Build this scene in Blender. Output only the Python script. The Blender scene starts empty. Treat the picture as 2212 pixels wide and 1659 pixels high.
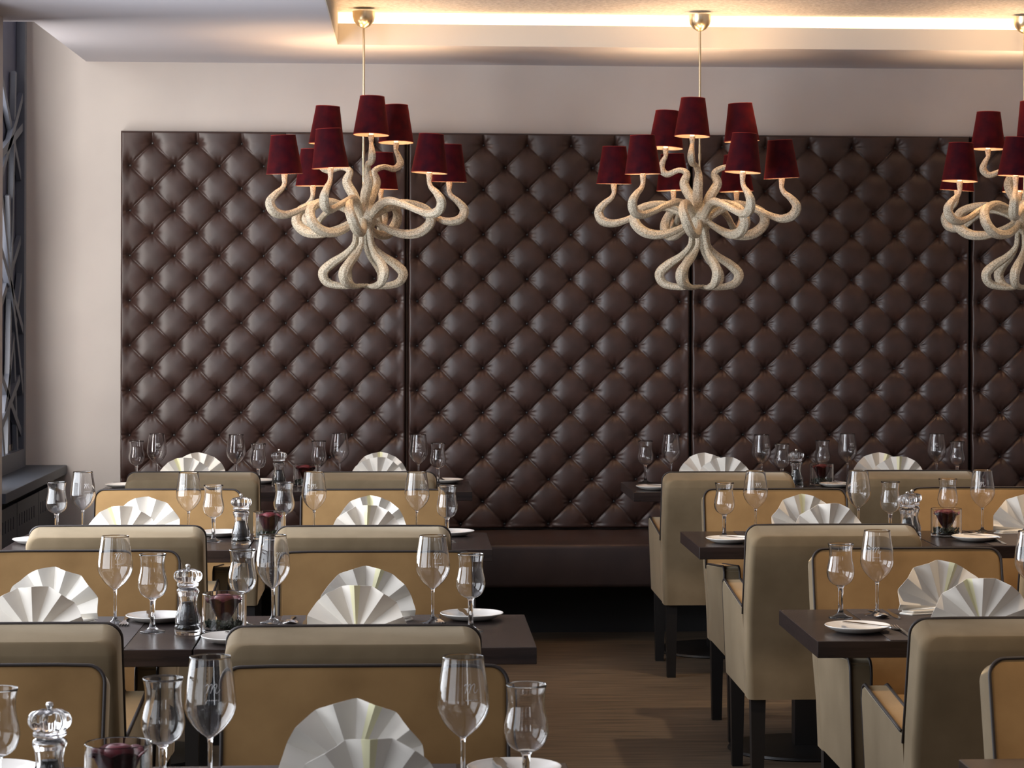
import bpy, bmesh, math, random
from mathutils import Vector, Matrix, Euler
random.seed(7)
PI = math.pi
C = bpy.context.scene.collection
SC = bpy.context.scene

# ------------------------------------------------------------------ camera
cam_d = bpy.data.cameras.new('camera'); cam = bpy.data.objects.new('camera', cam_d); C.objects.link(cam)
FPX = 5200.0
cam_d.sensor_fit = 'HORIZONTAL'; cam_d.sensor_width = 36.0
cam_d.lens = FPX / 2212 * 36.0
cam_d.shift_x = -(1204 - 1106) / 2212
cam_d.shift_y = -(829.5 - 660) / 2212
cam_d.clip_start = 0.05; cam_d.clip_end = 100
cam.matrix_world = (Matrix.Translation((0, 0, 1.58)) @ Matrix.Rotation(-math.atan(324 / FPX), 4, 'Z')
                    @ Matrix.Rotation(PI / 2, 4, 'X') @ Matrix.Rotation(0.0025, 4, 'Z'))
cam_d.dof.use_dof = True; cam_d.dof.focus_distance = 7.6; cam_d.dof.aperture_fstop = 18
SC.camera = cam

# ------------------------------------------------------------------ view and sampling
SC.view_settings.view_transform = 'Standard'; SC.view_settings.look = 'None'
SC.view_settings.gamma = 1.0; SC.view_settings.use_curve_mapping = False
SC.view_settings.exposure = 0.0
cy = SC.cycles
cy.max_bounces = 12; cy.diffuse_bounces = 4; cy.glossy_bounces = 5; cy.transmission_bounces = 12
cy.transparent_max_bounces = 12; cy.caustics_reflective = False; cy.caustics_refractive = False
cy.sample_clamp_indirect = 6.0
cy.use_adaptive_sampling = True; cy.adaptive_threshold = 0.02

# ------------------------------------------------------------------ world and large lights
w = bpy.data.worlds.new('world'); SC.world = w; w.use_nodes = True
w.node_tree.nodes['Background'].inputs[0].default_value = (0.62, 0.72, 1.0, 1)
w.node_tree.nodes['Background'].inputs[1].default_value = 0.14

def area(name, loc, rot, sx, sy, power, col):
    d = bpy.data.lights.new(name, 'AREA'); d.shape = 'RECTANGLE'; d.size = sx; d.size_y = sy
    d.energy = power; d.color = col
    o = bpy.data.objects.new(name, d); C.objects.link(o); o.location = loc; o.rotation_euler = rot
    return o
DAY = (0.90, 0.94, 1.0)
WARM = (1.0, 0.66, 0.36)
# daylight behind the window openings of the left wall (x = -1.92)
for y0, e in ((-1.6, 8), (1.2, 34), (4.0, 75), (6.8, 175)):
    area('window_daylight', (-2.12, y0 + 1.1, 1.75), (0, -PI / 2, 0), 1.9, 2.2, e, DAY)
area('bay_daylight', (-2.13, 10.52, 1.95), (0, -PI / 2, math.radians(72)), 2.2, 0.4, 62, (1.0, 0.95, 0.90))
# rear of the restaurant, behind the camera: unseen fill added for the chair backs
for xx, e in ((-0.5, 3), (2.7, 20)):
    area('rear_fill', (xx, -3.1, 1.6), (PI / 2, 0, 0), 0.6, 1.9, e, DAY)
# recessed ceiling downlights over the tables
def spot(loc, power, size=95, blend=0.7, col=(1.0, 0.74, 0.48), r=0.05):
    d = bpy.data.lights.new('downlight', 'SPOT'); d.energy = power; d.spot_size = math.radians(size)
    d.spot_blend = blend; d.shadow_soft_size = r; d.color = col
    o = bpy.data.objects.new('downlight', d); C.objects.link(o); o.location = loc
    return o
for yy in (4.3, 6.7, 9.0):
    for xx in (1.75, 3.1):
        spot((xx, yy, 2.92), 120, 72, 0.5)
for yy in (5.1, 7.5, 9.9):
    for xx in (-0.12, ):
        spot((xx, yy, 2.92), 20, 60)

# ------------------------------------------------------------------ materials
def mat(name, col, rough=0.5, metal=0.0, **kw):
    m = bpy.data.materials.new(name); m.use_nodes = True
    b = m.node_tree.nodes['Principled BSDF']
    b.inputs['Base Color'].default_value = (*col, 1); b.inputs['Roughness'].default_value = rough
    b.inputs['Metallic'].default_value = metal
    for k, v in kw.items():
        k = k.replace('_', ' ')
        b.inputs[k].default_value = v
    return m
def noise_col(m, c1, c2, scale=8, detail=4, stretch=(1, 1, 1), lo=0.35, hi=0.65, bump=0.0, bscale=None, dist=0.002):
    nt = m.node_tree; b = nt.nodes['Principled BSDF']
    tc = nt.nodes.new('ShaderNodeTexCoord'); mp = nt.nodes.new('ShaderNodeMapping')
    mp.inputs['Scale'].default_value = stretch
    nt.links.new(tc.outputs['Object'], mp.inputs[0])
    n = nt.nodes.new('ShaderNodeTexNoise'); n.inputs['Scale'].default_value = scale; n.inputs['Detail'].default_value = detail
    nt.links.new(mp.outputs[0], n.inputs['Vector'])
    r = nt.nodes.new('ShaderNodeValToRGB')
    r.color_ramp.elements[0].position = lo; r.color_ramp.elements[0].color = (*c1, 1)
    r.color_ramp.elements[1].position = hi; r.color_ramp.elements[1].color = (*c2, 1)
    nt.links.new(n.outputs[0], r.inputs[0]); nt.links.new(r.outputs[0], b.inputs['Base Color'])
    if bump:
        n2 = nt.nodes.new('ShaderNodeTexNoise'); n2.inputs['Scale'].default_value = bscale or scale; n2.inputs['Detail'].default_value = 3
        nt.links.new(mp.outputs[0], n2.inputs['Vector'])
        bp = nt.nodes.new('ShaderNodeBump'); bp.inputs['Strength'].default_value = bump; bp.inputs['Distance'].default_value = dist
        nt.links.new(n2.outputs[0], bp.inputs['Height']); nt.links.new(bp.outputs[0], b.inputs['Normal'])
    return m

M = {}
M['wall'] = noise_col(mat('wall_paint', (0.6, 0.55, 0.5), 0.85), (0.545, 0.495, 0.465), (0.58, 0.53, 0.495), 3)
M['ceiling'] = mat('ceiling_paint', (0.62, 0.595, 0.635), 0.9)
M['spray'] = noise_col(mat('sprayed_plaster', (0.5, 0.47, 0.46), 0.95), (0.50, 0.46, 0.45), (0.68, 0.63, 0.61), 60, 2, bump=0.6, bscale=70, dist=0.004)
M['lip'] = mat('coffer_paint', (0.72, 0.66, 0.58), 0.85)
M['leather'] = noise_col(mat('brown_leather', (0.05, 0.03, 0.025), 0.41), (0.033, 0.0155, 0.012), (0.046, 0.022, 0.0175), 14, 5,
                         bump=0.12, bscale=420, dist=0.0006)
M['leather'].node_tree.nodes['Principled BSDF'].inputs['Specular IOR Level'].default_value = 0.55
M['leather_flat'] = noise_col(mat('bench_leather', (0.03, 0.02, 0.018), 0.42), (0.036, 0.022, 0.02), (0.05, 0.03, 0.026), 6, 3)
M['button'] = mat('button_leather', (0.02, 0.016, 0.015), 0.35)
M['black'] = mat('black_wood', (0.008, 0.007, 0.007), 0.45)
M['plinth'] = mat('dark_plinth', (0.01, 0.009, 0.009), 0.7)
M['table'] = noise_col(mat('wenge_wood', (0.03, 0.02, 0.018), 0.26), (0.016, 0.011, 0.0105), (0.030, 0.020, 0.018), 5, 5, (1, 14, 14))
M['runner'] = noise_col(mat('ribbed_runner', (0.03, 0.02, 0.018), 0.6), (0.024, 0.016, 0.014), (0.045, 0.028, 0.024), 3, 2, (1, 60, 1), bump=0.6, bscale=4, dist=0.002)
M['floor'] = noise_col(mat('floor_planks', (0.1, 0.06, 0.04), 0.6), (0.045, 0.032, 0.021), (0.150, 0.108, 0.070), 3.2, 6, (1.0, 16, 1), 0.3, 0.7, bump=0.15, bscale=3)
def velvet(name, c1, c2, sheen, tint):
    m = noise_col(mat(name, c1, 0.85), c1, c2, 7, 5, lo=0.3, hi=0.7, bump=0.15, bscale=260, dist=0.0008)
    b = m.node_tree.nodes['Principled BSDF']
    b.inputs['Sheen Weight'].default_value = sheen; b.inputs['Sheen Roughness'].default_value = 0.28
    b.inputs['Sheen Tint'].default_value = (*tint, 1); b.inputs['Specular IOR Level'].default_value = 0.15
    return m
M['gold'] = velvet('gold_velvet', (0.225, 0.132, 0.054), (0.31, 0.188, 0.080), 0.2, (1, 0.85, 0.6))
M['olive'] = velvet('taupe_velvet', (0.145, 0.108, 0.064), (0.200, 0.152, 0.094), 0.7, (1, 0.90, 0.70))
M['piping'] = mat('dark_piping', (0.018, 0.012, 0.011), 0.6)
M['glass'] = mat('clear_glass', (1, 1, 1), 0.0, 0, Transmission_Weight=1.0, IOR=1.46)
M['acrylic'] = mat('clear_acrylic', (1, 1, 1), 0.02, 0, Transmission_Weight=1.0, IOR=1.47)
M['etch'] = mat('etched_white', (0.85, 0.85, 0.85), 0.6)
M['chrome'] = mat('chrome', (0.75, 0.74, 0.72), 0.12, 1.0)
M['steel'] = mat('cutlery_steel', (0.62, 0.61, 0.60), 0.18, 1.0)
M['pepper'] = noise_col(mat('peppercorns', (0.02, 0.018, 0.018), 0.6), (0.003, 0.003, 0.005), (0.016, 0.015, 0.02), 350, 2, bump=1, bscale=300)
M['salt'] = noise_col(mat('salt_grains', (0.8, 0.78, 0.76), 0.7), (0.7, 0.68, 0.67), (0.85, 0.84, 0.83), 300, 2, bump=1, bscale=300)
M['china'] = mat('white_china', (0.80, 0.77, 0.72), 0.22, 0, Coat_Weight=0.4)
M['linen'] = noise_col(mat('white_linen', (0.8, 0.76, 0.70), 0.8), (0.76, 0.72, 0.65), (0.82, 0.785, 0.72), 6, 3, bump=0.2, bscale=600, dist=0.0004)
M['linen'].node_tree.nodes['Principled BSDF'].inputs['Sheen Weight'].default_value = 0.0; M['linen'].node_tree.nodes['Principled BSDF'].inputs['Specular IOR Level'].default_value = 0.15
M['lit_linen'] = mat('linen_light_through', (0.80, 0.77, 0.50), 0.8)  # yellowish light through a pleat, put into the linen colour
M['rose'] = noise_col(mat('red_rose', (0.2, 0.005, 0.02), 0.55), (0.075, 0.002, 0.009), (0.16, 0.005, 0.018), 40)
M['leaf'] = noise_col(mat('green_leaves', (0.05, 0.08, 0.04), 0.6), (0.02, 0.035, 0.018), (0.12, 0.16, 0.08), 80)
M['velvet_red'] = noise_col(mat('burgundy_velvet', (0.10, 0.005, 0.012), 0.75), (0.024, 0.0014, 0.006), (0.060, 0.0024, 0.006), 24, 4, bump=0.2, bscale=300, dist=0.0008)
_b = M['velvet_red'].node_tree.nodes['Principled BSDF']
_b.inputs['Sheen Weight'].default_value = 0.22; _b.inputs['Sheen Tint'].default_value = (0.9, 0.12, 0.08, 1); _b.inputs['Specular IOR Level'].default_value = 0.1
M['lining'] = mat('cream_lining', (0.42, 0.32, 0.25), 0.7)
M['rim'] = mat('red_trim', (0.30, 0.022, 0.014), 0.6)
M['silver'] = mat('canopy_silver', (0.75, 0.62, 0.42), 0.3, 1.0)
m = M['mesh'] = mat('beaded_cream_mesh', (0.72, 0.66, 0.54), 0.42)
nt = m.node_tree; tc = nt.nodes.new('ShaderNodeTexCoord'); vo = nt.nodes.new('ShaderNodeTexVoronoi'); vo.inputs['Scale'].default_value = 210
nt.links.new(tc.outputs['Object'], vo.inputs['Vector'])
rp = nt.nodes.new('ShaderNodeValToRGB'); rp.color_ramp.elements[0].color = (0.80, 0.73, 0.59, 1); rp.color_ramp.elements[1].color = (0.42, 0.35, 0.25, 1)
rp.color_ramp.elements[0].position = 0.3; rp.color_ramp.elements[1].position = 0.75
nt.links.new(vo.outputs['Distance'], rp.inputs[0]); nt.links.new(rp.outputs[0], nt.nodes['Principled BSDF'].inputs['Base Color'])
bp = nt.nodes.new('ShaderNodeBump'); bp.inputs['Strength'].default_value = 0.7; bp.inputs['Distance'].default_value = 0.003; bp.invert = True
nt.links.new(vo.outputs['Distance'], bp.inputs['Height']); nt.links.new(bp.outputs[0], nt.nodes['Principled BSDF'].inputs['Normal'])
M['slate'] = mat('slate_blue_paint', (0.045, 0.055, 0.075), 0.45)
M['slate_lt'] = mat('slate_lattice_paint', (0.095, 0.105, 0.135), 0.5)
M['dim_backing'] = mat('dim_backing_blue', (0.07, 0.075, 0.12), 0.6)  # colour of the dim view between the lattice bars
M['gap_shade'] = mat('gap_shade_black', (0.004, 0.004, 0.005), 0.9)  # near-black that stands for shade in the slots and gap
def emis(name, col, s):
    m = bpy.data.materials.new(name); m.use_nodes = True; b = m.node_tree.nodes['Principled BSDF']
    b.inputs['Base Color'].default_value = (*col, 1); b.inputs['Emission Color'].default_value = (*col, 1); b.inputs['Emission Strength'].default_value = s
    return m
M['strip'] = emis('led_cove_light', (1.0, 0.74, 0.40), 3.2)
M['bulb'] = emis('bulb_glow', (1.0, 0.75, 0.42), 2.0)

# ------------------------------------------------------------------ helpers
def link(name, bm, m, parent=None, smooth=None, mats=None):
    me = bpy.data.meshes.new(name)
    bm.normal_update(); bm.to_mesh(me); bm.free()
    for x in (mats or [m]): me.materials.append(x)
    if smooth is not None:
        for p in me.polygons: p.use_smooth = True
        if smooth < 180: me.set_sharp_from_angle(angle=math.radians(smooth))
    o = bpy.data.objects.new(name, me); C.objects.link(o)
    if parent: o.parent = parent
    return o
def box(bm, x0, x1, y0, y1, z0, z1, mi=0):
    r = bmesh.ops.create_cube(bm, size=1)
    for v in r['verts']:
        v.co = Vector(((x0 + x1) / 2 + v.co.x * (x1 - x0), (y0 + y1) / 2 + v.co.y * (y1 - y0), (z0 + z1) / 2 + v.co.z * (z1 - z0)))
    for f in {f for v in r['verts'] for f in v.link_faces}: f.material_index = mi
    return r['verts']
def bbox(bm, x0, x1, y0, y1, z0, z1, b=0.005, seg=2, mi=0):
    vs = box(bm, x0, x1, y0, y1, z0, z1, mi)
    es = list({e for v in vs for e in v.link_edges})
    bmesh.ops.bevel(bm, geom=es, offset=b, segments=seg, affect='EDGES', profile=0.5)
def lathe(bm, prof, seg=32, closed=False, mod=None):
    rings = []
    for r, z in prof:
        if r < 1e-6: rings.append([bm.verts.new((0, 0, z))])
        else:
            rings.append([bm.verts.new((r * (mod(a, z) if mod else 1) * math.cos(a), r * (mod(a, z) if mod else 1) * math.sin(a), z))
                          for a in (2 * PI * k / seg for k in range(seg))])
    n = len(rings)
    for i in range(n if closed else n - 1):
        A, B = rings[i], rings[(i + 1) % n]
        if len(A) == 1 and len(B) == 1: continue
        for k in range(seg):
            k2 = (k + 1) % seg
            if len(A) == 1: bm.faces.new((A[0], B[k2], B[k]))
            elif len(B) == 1: bm.faces.new((A[k], A[k2], B[0]))
            else: bm.faces.new((A[k], A[k2], B[k2], B[k]))
    bmesh.ops.recalc_face_normals(bm, faces=bm.faces)
def spline(pts, n):
    out = []; L = len(pts)
    for i in range(L - 1):
        p0 = pts[max(i - 1, 0)]; p1 = pts[i]; p2 = pts[i + 1]; p3 = pts[min(i + 2, L - 1)]
        for k in range(n):
            t = k / n
            out.append(tuple(0.5 * (2 * b + (c - a) * t + (2 * a - 5 * b + 4 * c - d) * t * t + (3 * b - a - 3 * c + d) * t ** 3)
                             for a, b, c, d in zip(p0, p1, p2, p3)))
    out.append(tuple(pts[-1])); return out
def tube(bm, pts, seg=10, flat=1.0, caps=True, ribs=0):
    """pts: (x,y,z,r)"""
    P = [Vector(p[:3]) for p in pts]; rings = []
    t0 = (P[1] - P[0]).normalized(); up = Vector((0, 0, 1)) if abs(t0.z) < 0.9 else Vector((1, 0, 0))
    nrm = t0.cross(up).normalized()
    for i, p in enumerate(P):
        t = (P[min(i + 1, len(P) - 1)] - P[max(i - 1, 0)]).normalized()
        nrm = (nrm - t * nrm.dot(t)).normalized(); bn = t.cross(nrm)
        r0 = pts[i][3]; ring = []
        for k in range(seg):
            a = 2 * PI * k / seg; r = r0 * (1 + (.055 * math.cos(ribs * a + .25 * i) if ribs else 0))
            ring.append(bm.verts.new(p + nrm * r * math.cos(a) + bn * r * flat * math.sin(a)))
        rings.append(ring)
    for A, B in zip(rings, rings[1:]):
        for k in range(seg): bm.faces.new((A[k], A[(k + 1) % seg], B[(k + 1) % seg], B[k]))
    if caps: bm.faces.new(list(reversed(rings[0]))); bm.faces.new(rings[-1])
def thing(name, label, cat, loc=(0, 0, 0), rz=0, group=None):
    o = bpy.data.objects.new(name, None); C.objects.link(o); o.empty_display_size = 0.05
    o.location = loc; o.rotation_euler = (0, 0, rz); o['label'] = label; o['category'] = cat
    if group: o['group'] = group
    return o
def tag(o, label, cat, group=None, kind=None):
    o['label'] = label; o['category'] = cat
    if group: o['group'] = group
    if kind: o['kind'] = kind
    return o
def struct(name, bm, m, smooth=None):
    o = link(name, bm, m, None, smooth); o['kind'] = 'structure'; return o
def dup(root, loc, rz=0.0, label=None, group=None, scale=None):
    r = root.copy(); C.objects.link(r); r.location = loc; r.rotation_euler = (0, 0, rz)
    if label: r['label'] = label
    if group: r['group'] = group
    if scale: r.scale = scale
    def rec(src, dst):
        for ch in list(src.children):
            c = ch.copy(); C.objects.link(c); c.parent = dst; rec(ch, c)
    rec(root, r); return r
class Kind:
    """first placement uses the prototype itself, later ones copy it"""
    def __init__(s, root): s.root = root; s.used = False
    def put(s, loc, rz, label, group=None):
        if not s.used:
            s.used = True; r = s.root; r.location = loc; r.rotation_euler = (0, 0, rz); r['label'] = label
            if group: r['group'] = group
            return r
        return dup(s.root, loc, rz, label, group)

# ------------------------------------------------------------------ room shell
XL, XR, YB, YN, ZC = -1.92, 4.4, 12.12, -3.0, 2.79
bm = bmesh.new(); box(bm, XL - .3, XR + .2, YN - .2, YB + .2, -0.1, 0); struct('floor', bm, M['floor'])
bm = bmesh.new(); box(bm, XL - .3, XR + .2, YB, YB + .15, 0, 3.3); struct('wall_back', bm, M['wall'])
bm = bmesh.new(); box(bm, XR, XR + .15, YN, YB, 0, 3.2); struct('wall_right', bm, M['wall'])
bm = bmesh.new()
box(bm, XL, XR, YN - .15, YN, 0, 0.6); box(bm, XL, XR, YN - .15, YN, 2.6, 3.2)
box(bm, XL, -0.85, YN - .15, YN, .6, 2.6); box(bm, 3.25, XR, YN - .15, YN, .6, 2.6)
struct('wall_near', bm, M['wall'])
bm = bmesh.new()
box(bm, XL - .15, XL, YN, YB, 0, 0.78); box(bm, XL - .15, XL, YN, 10.35, 2.72, 3.2); box(bm, XL - .15, XL, 10.35, YB, 3.05, 3.2)
for a, b in ((-3.0, -1.6), (.6, 1.2), (3.4, 4.0), (6.2, 6.8), (9.0, 10.35), (11.50, YB)):
    box(bm, XL - .15, XL, a, b, 0.78, 2.72 if b < 11 else 3.05)
struct('wall_left', bm, M['wall'])
bm = bmesh.new(); box(bm, XL, -1.705, 9.55, 10.28, 0, ZC); struct('wall_pier', bm, M['wall'])
# soffit ceiling with the coffer and the slot over the bay
CX0, CX1, CY0, CY1, ZU = -0.33, 4.0, 2.0, 11.24, 2.945
bm = bmesh.new()
box(bm, XL, XR, YN, CY0, ZC, 3.2)
box(bm, XL, CX0, CY0, 10.43, ZC, 3.2)
box(bm, CX1, XR, CY0, YB, ZC, 3.2)
box(bm, -1.60, CX1, CY1, YB, ZC, 2.89)
box(bm, -1.60, CX1, CY1 + .03, YB, 2.89, 3.2)
box(bm, -1.60, CX0, 10.43, CY1, ZC, 3.2)
struct('ceiling', bm, M['ceiling'])
bm = bmesh.new(); box(bm, XL, -1.6, 10.43, YB, 3.1, 3.2); o = struct('ceiling', bm, M['ceiling']); o.name = 'ceiling_slot'
bm = bmesh.new(); box(bm, CX0, CX1, CY0, CY1, ZU, 3.2); struct('ceiling_coffer', bm, M['spray'])
bm = bmesh.new(); box(bm, CX0, CX1, CY1 - .004, CY1, ZC + .0005, 2.89); box(bm, CX0, CX0 + .004, CY0, CY1 - .004, ZC + .0005, ZU)
struct('trim_1', bm, M['lip'])
bm = bmesh.new(); box(bm, CX0 + .005, CX1 - .005, CY1 + .001, CY1 + .02, 2.893, 2.943)
o = link('cove_light', bm, M['strip']); tag(o, 'warm glowing strip light recessed along the far edge of the ceiling coffer', 'light')

# window ledge / radiator cover, lattice screen in the bay
led = thing('window_ledge', 'dark slate window ledge with slotted radiator panels in the left corner', 'ledge', (-1.8, 10.9, 0))
def off(bm, d):
    for v in bm.verts: v.co -= Vector(d)
bm = bmesh.new(); bbox(bm, XL + .002, -1.69, 10.285, YB - .003, .735, .78, .003); off(bm, (-1.8, 10.9, 0)); link('ledge_top', bm, M['slate'], led)
bm = bmesh.new(); box(bm, XL + .002, -1.76, 10.285, YB - .003, 0.001, .735); off(bm, (-1.8, 10.9, 0)); link('carcass', bm, M['gap_shade'], led)  # body coloured as the shade inside the radiator cover
for a, b in ((10.285, 10.86), (10.872, 11.49), (11.50, 12.115)):
    bm = bmesh.new()
    box(bm, -1.755, -1.735, a, b, .05, .585); box(bm, -1.755, -1.735, a, b, .64, .695)
    y = a; n = int((b - a - .06) / .07)
    box(bm, -1.755, -1.735, a, a + .05, .585, .64)
    for k in range(n): box(bm, -1.755, -1.735, a + .07 + k * .07, a + .07 + k * .07 + (.05 if k < n - 1 else b - (a + .07 + k * .07)), .585, .64)
    off(bm, (-1.8, 10.9, 0)); link('slotted_panel', bm, M['slate'], led)
scr = thing('lattice_screen', 'dark slate lattice screen of crossing diagonal bars in the left window bay', 'screen', (-1.89, 11.2, .78))
bm = bmesh.new()
y0, y1, z0, z1 = 10.3, 12.0, .781, 3.09
for a in ((y0, y0 + .06, z0, z1), (y1 - .06, y1, z0, z1), (y0 + .06, y1 - .06, z0, z0 + .09), (y0 + .06, y1 - .06, z1 - .05, z1)):
    box(bm, -1.915, -1.875, *a)
off(bm, (-1.89, 11.2, .78)); link('frame', bm, M['slate_lt'], scr)
bm = bmesh.new()
def bar(bm, a, b, wd=.035, x0=-1.91, x1=-1.885):
    a = Vector((0, *a)); b = Vector((0, *b)); d = (b - a).normalized(); n = Vector((0, -d.z, d.y)) * wd / 2
    vs = [bm.verts.new((x, (p + s * n).y, (p + s * n).z)) for x in (x0, x1) for p, s in ((a, 1), (a, -1), (b, -1), (b, 1))]
    for f in ((0, 1, 2, 3), (7, 6, 5, 4), (0, 4, 5, 1), (1, 5, 6, 2), (2, 6, 7, 3), (3, 7, 4, 0)): bm.faces.new([vs[i] for i in f])
for k, (a, b) in enumerate((((10.36, 1.0), (11.94, 1.9)), ((10.36, 1.75), (11.94, .95)), ((10.36, 1.5), (11.94, 2.6)), ((10.36, 2.4), (11.94, 1.45)),
             ((11.94, 2.2), (11.3, 2.7)), ((11.55, .87), (11.75, 2.7)), ((11.94, 1.25), (11.0, .87)), ((10.5, 2.7), (11.4, .87)),
             ((11.85, .87), (11.6, 2.1)), ((11.94, 1.72), (11.45, 1.05)), ((10.36, 2.0), (11.94, 2.45)), ((10.9, 2.7), (11.94, 1.15)))):
    bar(bm, a, b, .04, -1.912 + .003 * (k % 4), -1.89 + .004 * (k % 4))
bmesh.ops.recalc_face_normals(bm, faces=bm.faces)
off(bm, (-1.89, 11.2, .78)); link('diagonal_bars', bm, M['slate_lt'], scr)

bm = bmesh.new(); box(bm, -1.9195, -1.9165, 11.47, 12.0, .9, 3.04); off(bm, (-1.89, 11.2, .78)); link('added_backing', bm, M['dim_backing'], scr)  # added sheet, coloured as the dim blue seen through the lattice gaps

# ------------------------------------------------------------------ tufted wall panels and banquette
PW, PH = 1.418, 1.985
SX, SY = 0.2205, 0.1118
def panel_mesh():
    bm = bmesh.new(); nx, nz = 285, 398
    g = []
    ztop = PH - .062
    rnd = random.Random(3)
    fur = {}
    def fold(u):                                   # 0 on a crease, 1 in the middle of a pillow
        return abs(math.sin(PI * u))
    for j in range(nz + 1):
        z = PH * j / nz; row = []
        for i in range(nx + 1):
            x = -PW / 2 + PW * i / nx
            q = (ztop - z) / SY                    # row 0 at top: buttons at x = (k+.5)*SX ; row 1 at k*SX
            p = x / SX - 0.5
            u = p + q / 2; v = p - q / 2           # buttons where u and v are both whole
            # nearest button
            bd = 9
            qi = round(q)
            for rr in (qi - 1, qi, qi + 1):
                if rr < 0 or rr > 17: continue
                o = 0.5 if rr % 2 == 0 else 0.0
                k = round(x / SX - o); k = max(-3, min(2 if o else 3, k))
                dx = x - (k + o) * SX; dz = (q - rr) * SY
                d = math.hypot(dx, dz)
                if d < bd:
                    bd = d; ang = math.atan2(dz, dx); key = (rr, k)
            a, b = fold(u), fold(v)
            if q < 0: a = b = max(fold(p), 0.0)                      # straight pleats to the top edge
            elif q > 17: a = b = max(fold(x / SX), 0.0)              # and to the bottom edge
            ex = (abs(x) - 3 * SX) / (PW / 2 - 3 * SX)
            fu, fv = u - math.floor(u), v - math.floor(v)
            if q < 0: fu = fv = p - math.floor(p)
            elif q > 17: fu = fv = x / SX - math.floor(x / SX)
            A_, B_ = 4 * fu * (1 - fu), 4 * fv * (1 - fv)
            if q < 0 or q > 17: B_ = 1
            if ex > 0: A_ = A_ + (1 - A_) * min(1, ex * 2.5); B_ = B_ + (1 - B_) * min(1, ex * 2.5)
            dc = min(min(fu, 1 - fu), min(fv, 1 - fv)) / 6.37
            if ex > 0: dc += ex * .05
            dome = (max(A_, 0) * max(B_, 0)) ** 0.7
            h = 0.040 * (1 - math.exp(-(bd / .023) ** 1.05)) + 0.0095 * dome - .0068 * math.exp(-(dc / .0036) ** 2) * (1 - .35 * math.exp(-((bd - .08) / .02) ** 2))
            # puckers around each button
            ph = fur.setdefault(key, (rnd.random() * 6.3, rnd.choice((7, 9, 11)), rnd.random()))
            h += 0.0021 * math.cos(ang * ph[1] + ph[0]) * math.exp(-((bd - .024) / .015) ** 2) * (.4 + ph[2])
            e = min(PW / 2 - abs(x), PH - z if True else 1, z + .01)
            e = min(PW / 2 - abs(x), PH - z, z)
            t = min(1, max(e, 0) / .012)
            edge = math.sqrt(max(0, 1 - (1 - t) ** 2))
            row.append(bm.verts.new((x, -0.001 - (0.014 + h) * edge, z)))
        g.append(row)
    for j in range(nz):
        for i in range(nx):
            bm.faces.new((g[j][i], g[j][i + 1], g[j + 1][i + 1], g[j + 1][i]))
    return bm
centres = (-0.715, 0.711, 2.135, 3.56)
first = None
bxm = None
words = ('leftmost of the tall panels', 'second of the tall panels from the left', 'third of the tall panels from the left', 'rightmost of the tall panels, mostly cut off')
for n, cx in enumerate(centres):
    t = thing('tufted_wall_panel', 'brown leather button-tufted wall panel, ' + words[n], 'wall panel', (cx, 12.098, .46), 0, 'tufted leather wall panels')
    if first is None:
        s = link('leather_front', panel_mesh(), M['leather'], t, 180); first = s.data
    else:
        s = bpy.data.objects.new('leather_front', first); C.objects.link(s); s.parent = t
    bm = bmesh.new(); box(bm, -PW / 2, PW / 2, 0, .02, 0, PH); link('backing_board', bm, M['leather_flat'], t)
    cnt = 0; rest = bmesh.new()
    for rr in range(18):
        o = 0.5 if rr % 2 == 0 else 0.0
        for k in range(-3, 3 if o else 4):
            x = (k + o) * SX; z = PH - .062 - rr * SY
            if cx + x > 3.2 : continue
            if bxm is None:
                bb = bmesh.new(); bmesh.ops.create_uvsphere(bb, u_segments=12, v_segments=8, radius=.0085, matrix=Matrix.Diagonal((1, .6, 1, 1)))
                ob = link('button', bb, M['button'], t, 180); bxm = ob.data
            elif cnt < 100:
                ob = bpy.data.objects.new('button', bxm); C.objects.link(ob); ob.parent = t
            else:
                bmesh.ops.create_uvsphere(rest, u_segments=10, v_segments=6, radius=.0085, matrix=Matrix.Translation((x, -.017, z)) @ Matrix.Diagonal((1, .6, 1, 1))); continue
            ob.location = (x, -.017, z); cnt += 1
    if rest.verts:
        ob = link('button', rest, M['button'], t, 180); ob['kind'] = 'stuff'
    else: rest.free()
bq = thing('banquette_bench', 'long dark brown leather banquette bench under the tufted panels', 'bench', (1.3, 11.7, 0))
bm = bmesh.new(); bbox(bm, -1.45 - 1.3, 4.35 - 1.3, 11.31 - 11.7, 12.115 - 11.7, .25, .455, .02, 3); link('seat_cushion', bm, M['leather_flat'], bq, 40)
bm = bmesh.new(); box(bm, -1.43 - 1.3, 4.33 - 1.3, 11.62 - 11.7, 12.11 - 11.7, .0, .25); link('plinth', bm, M['plinth'], bq)

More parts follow.
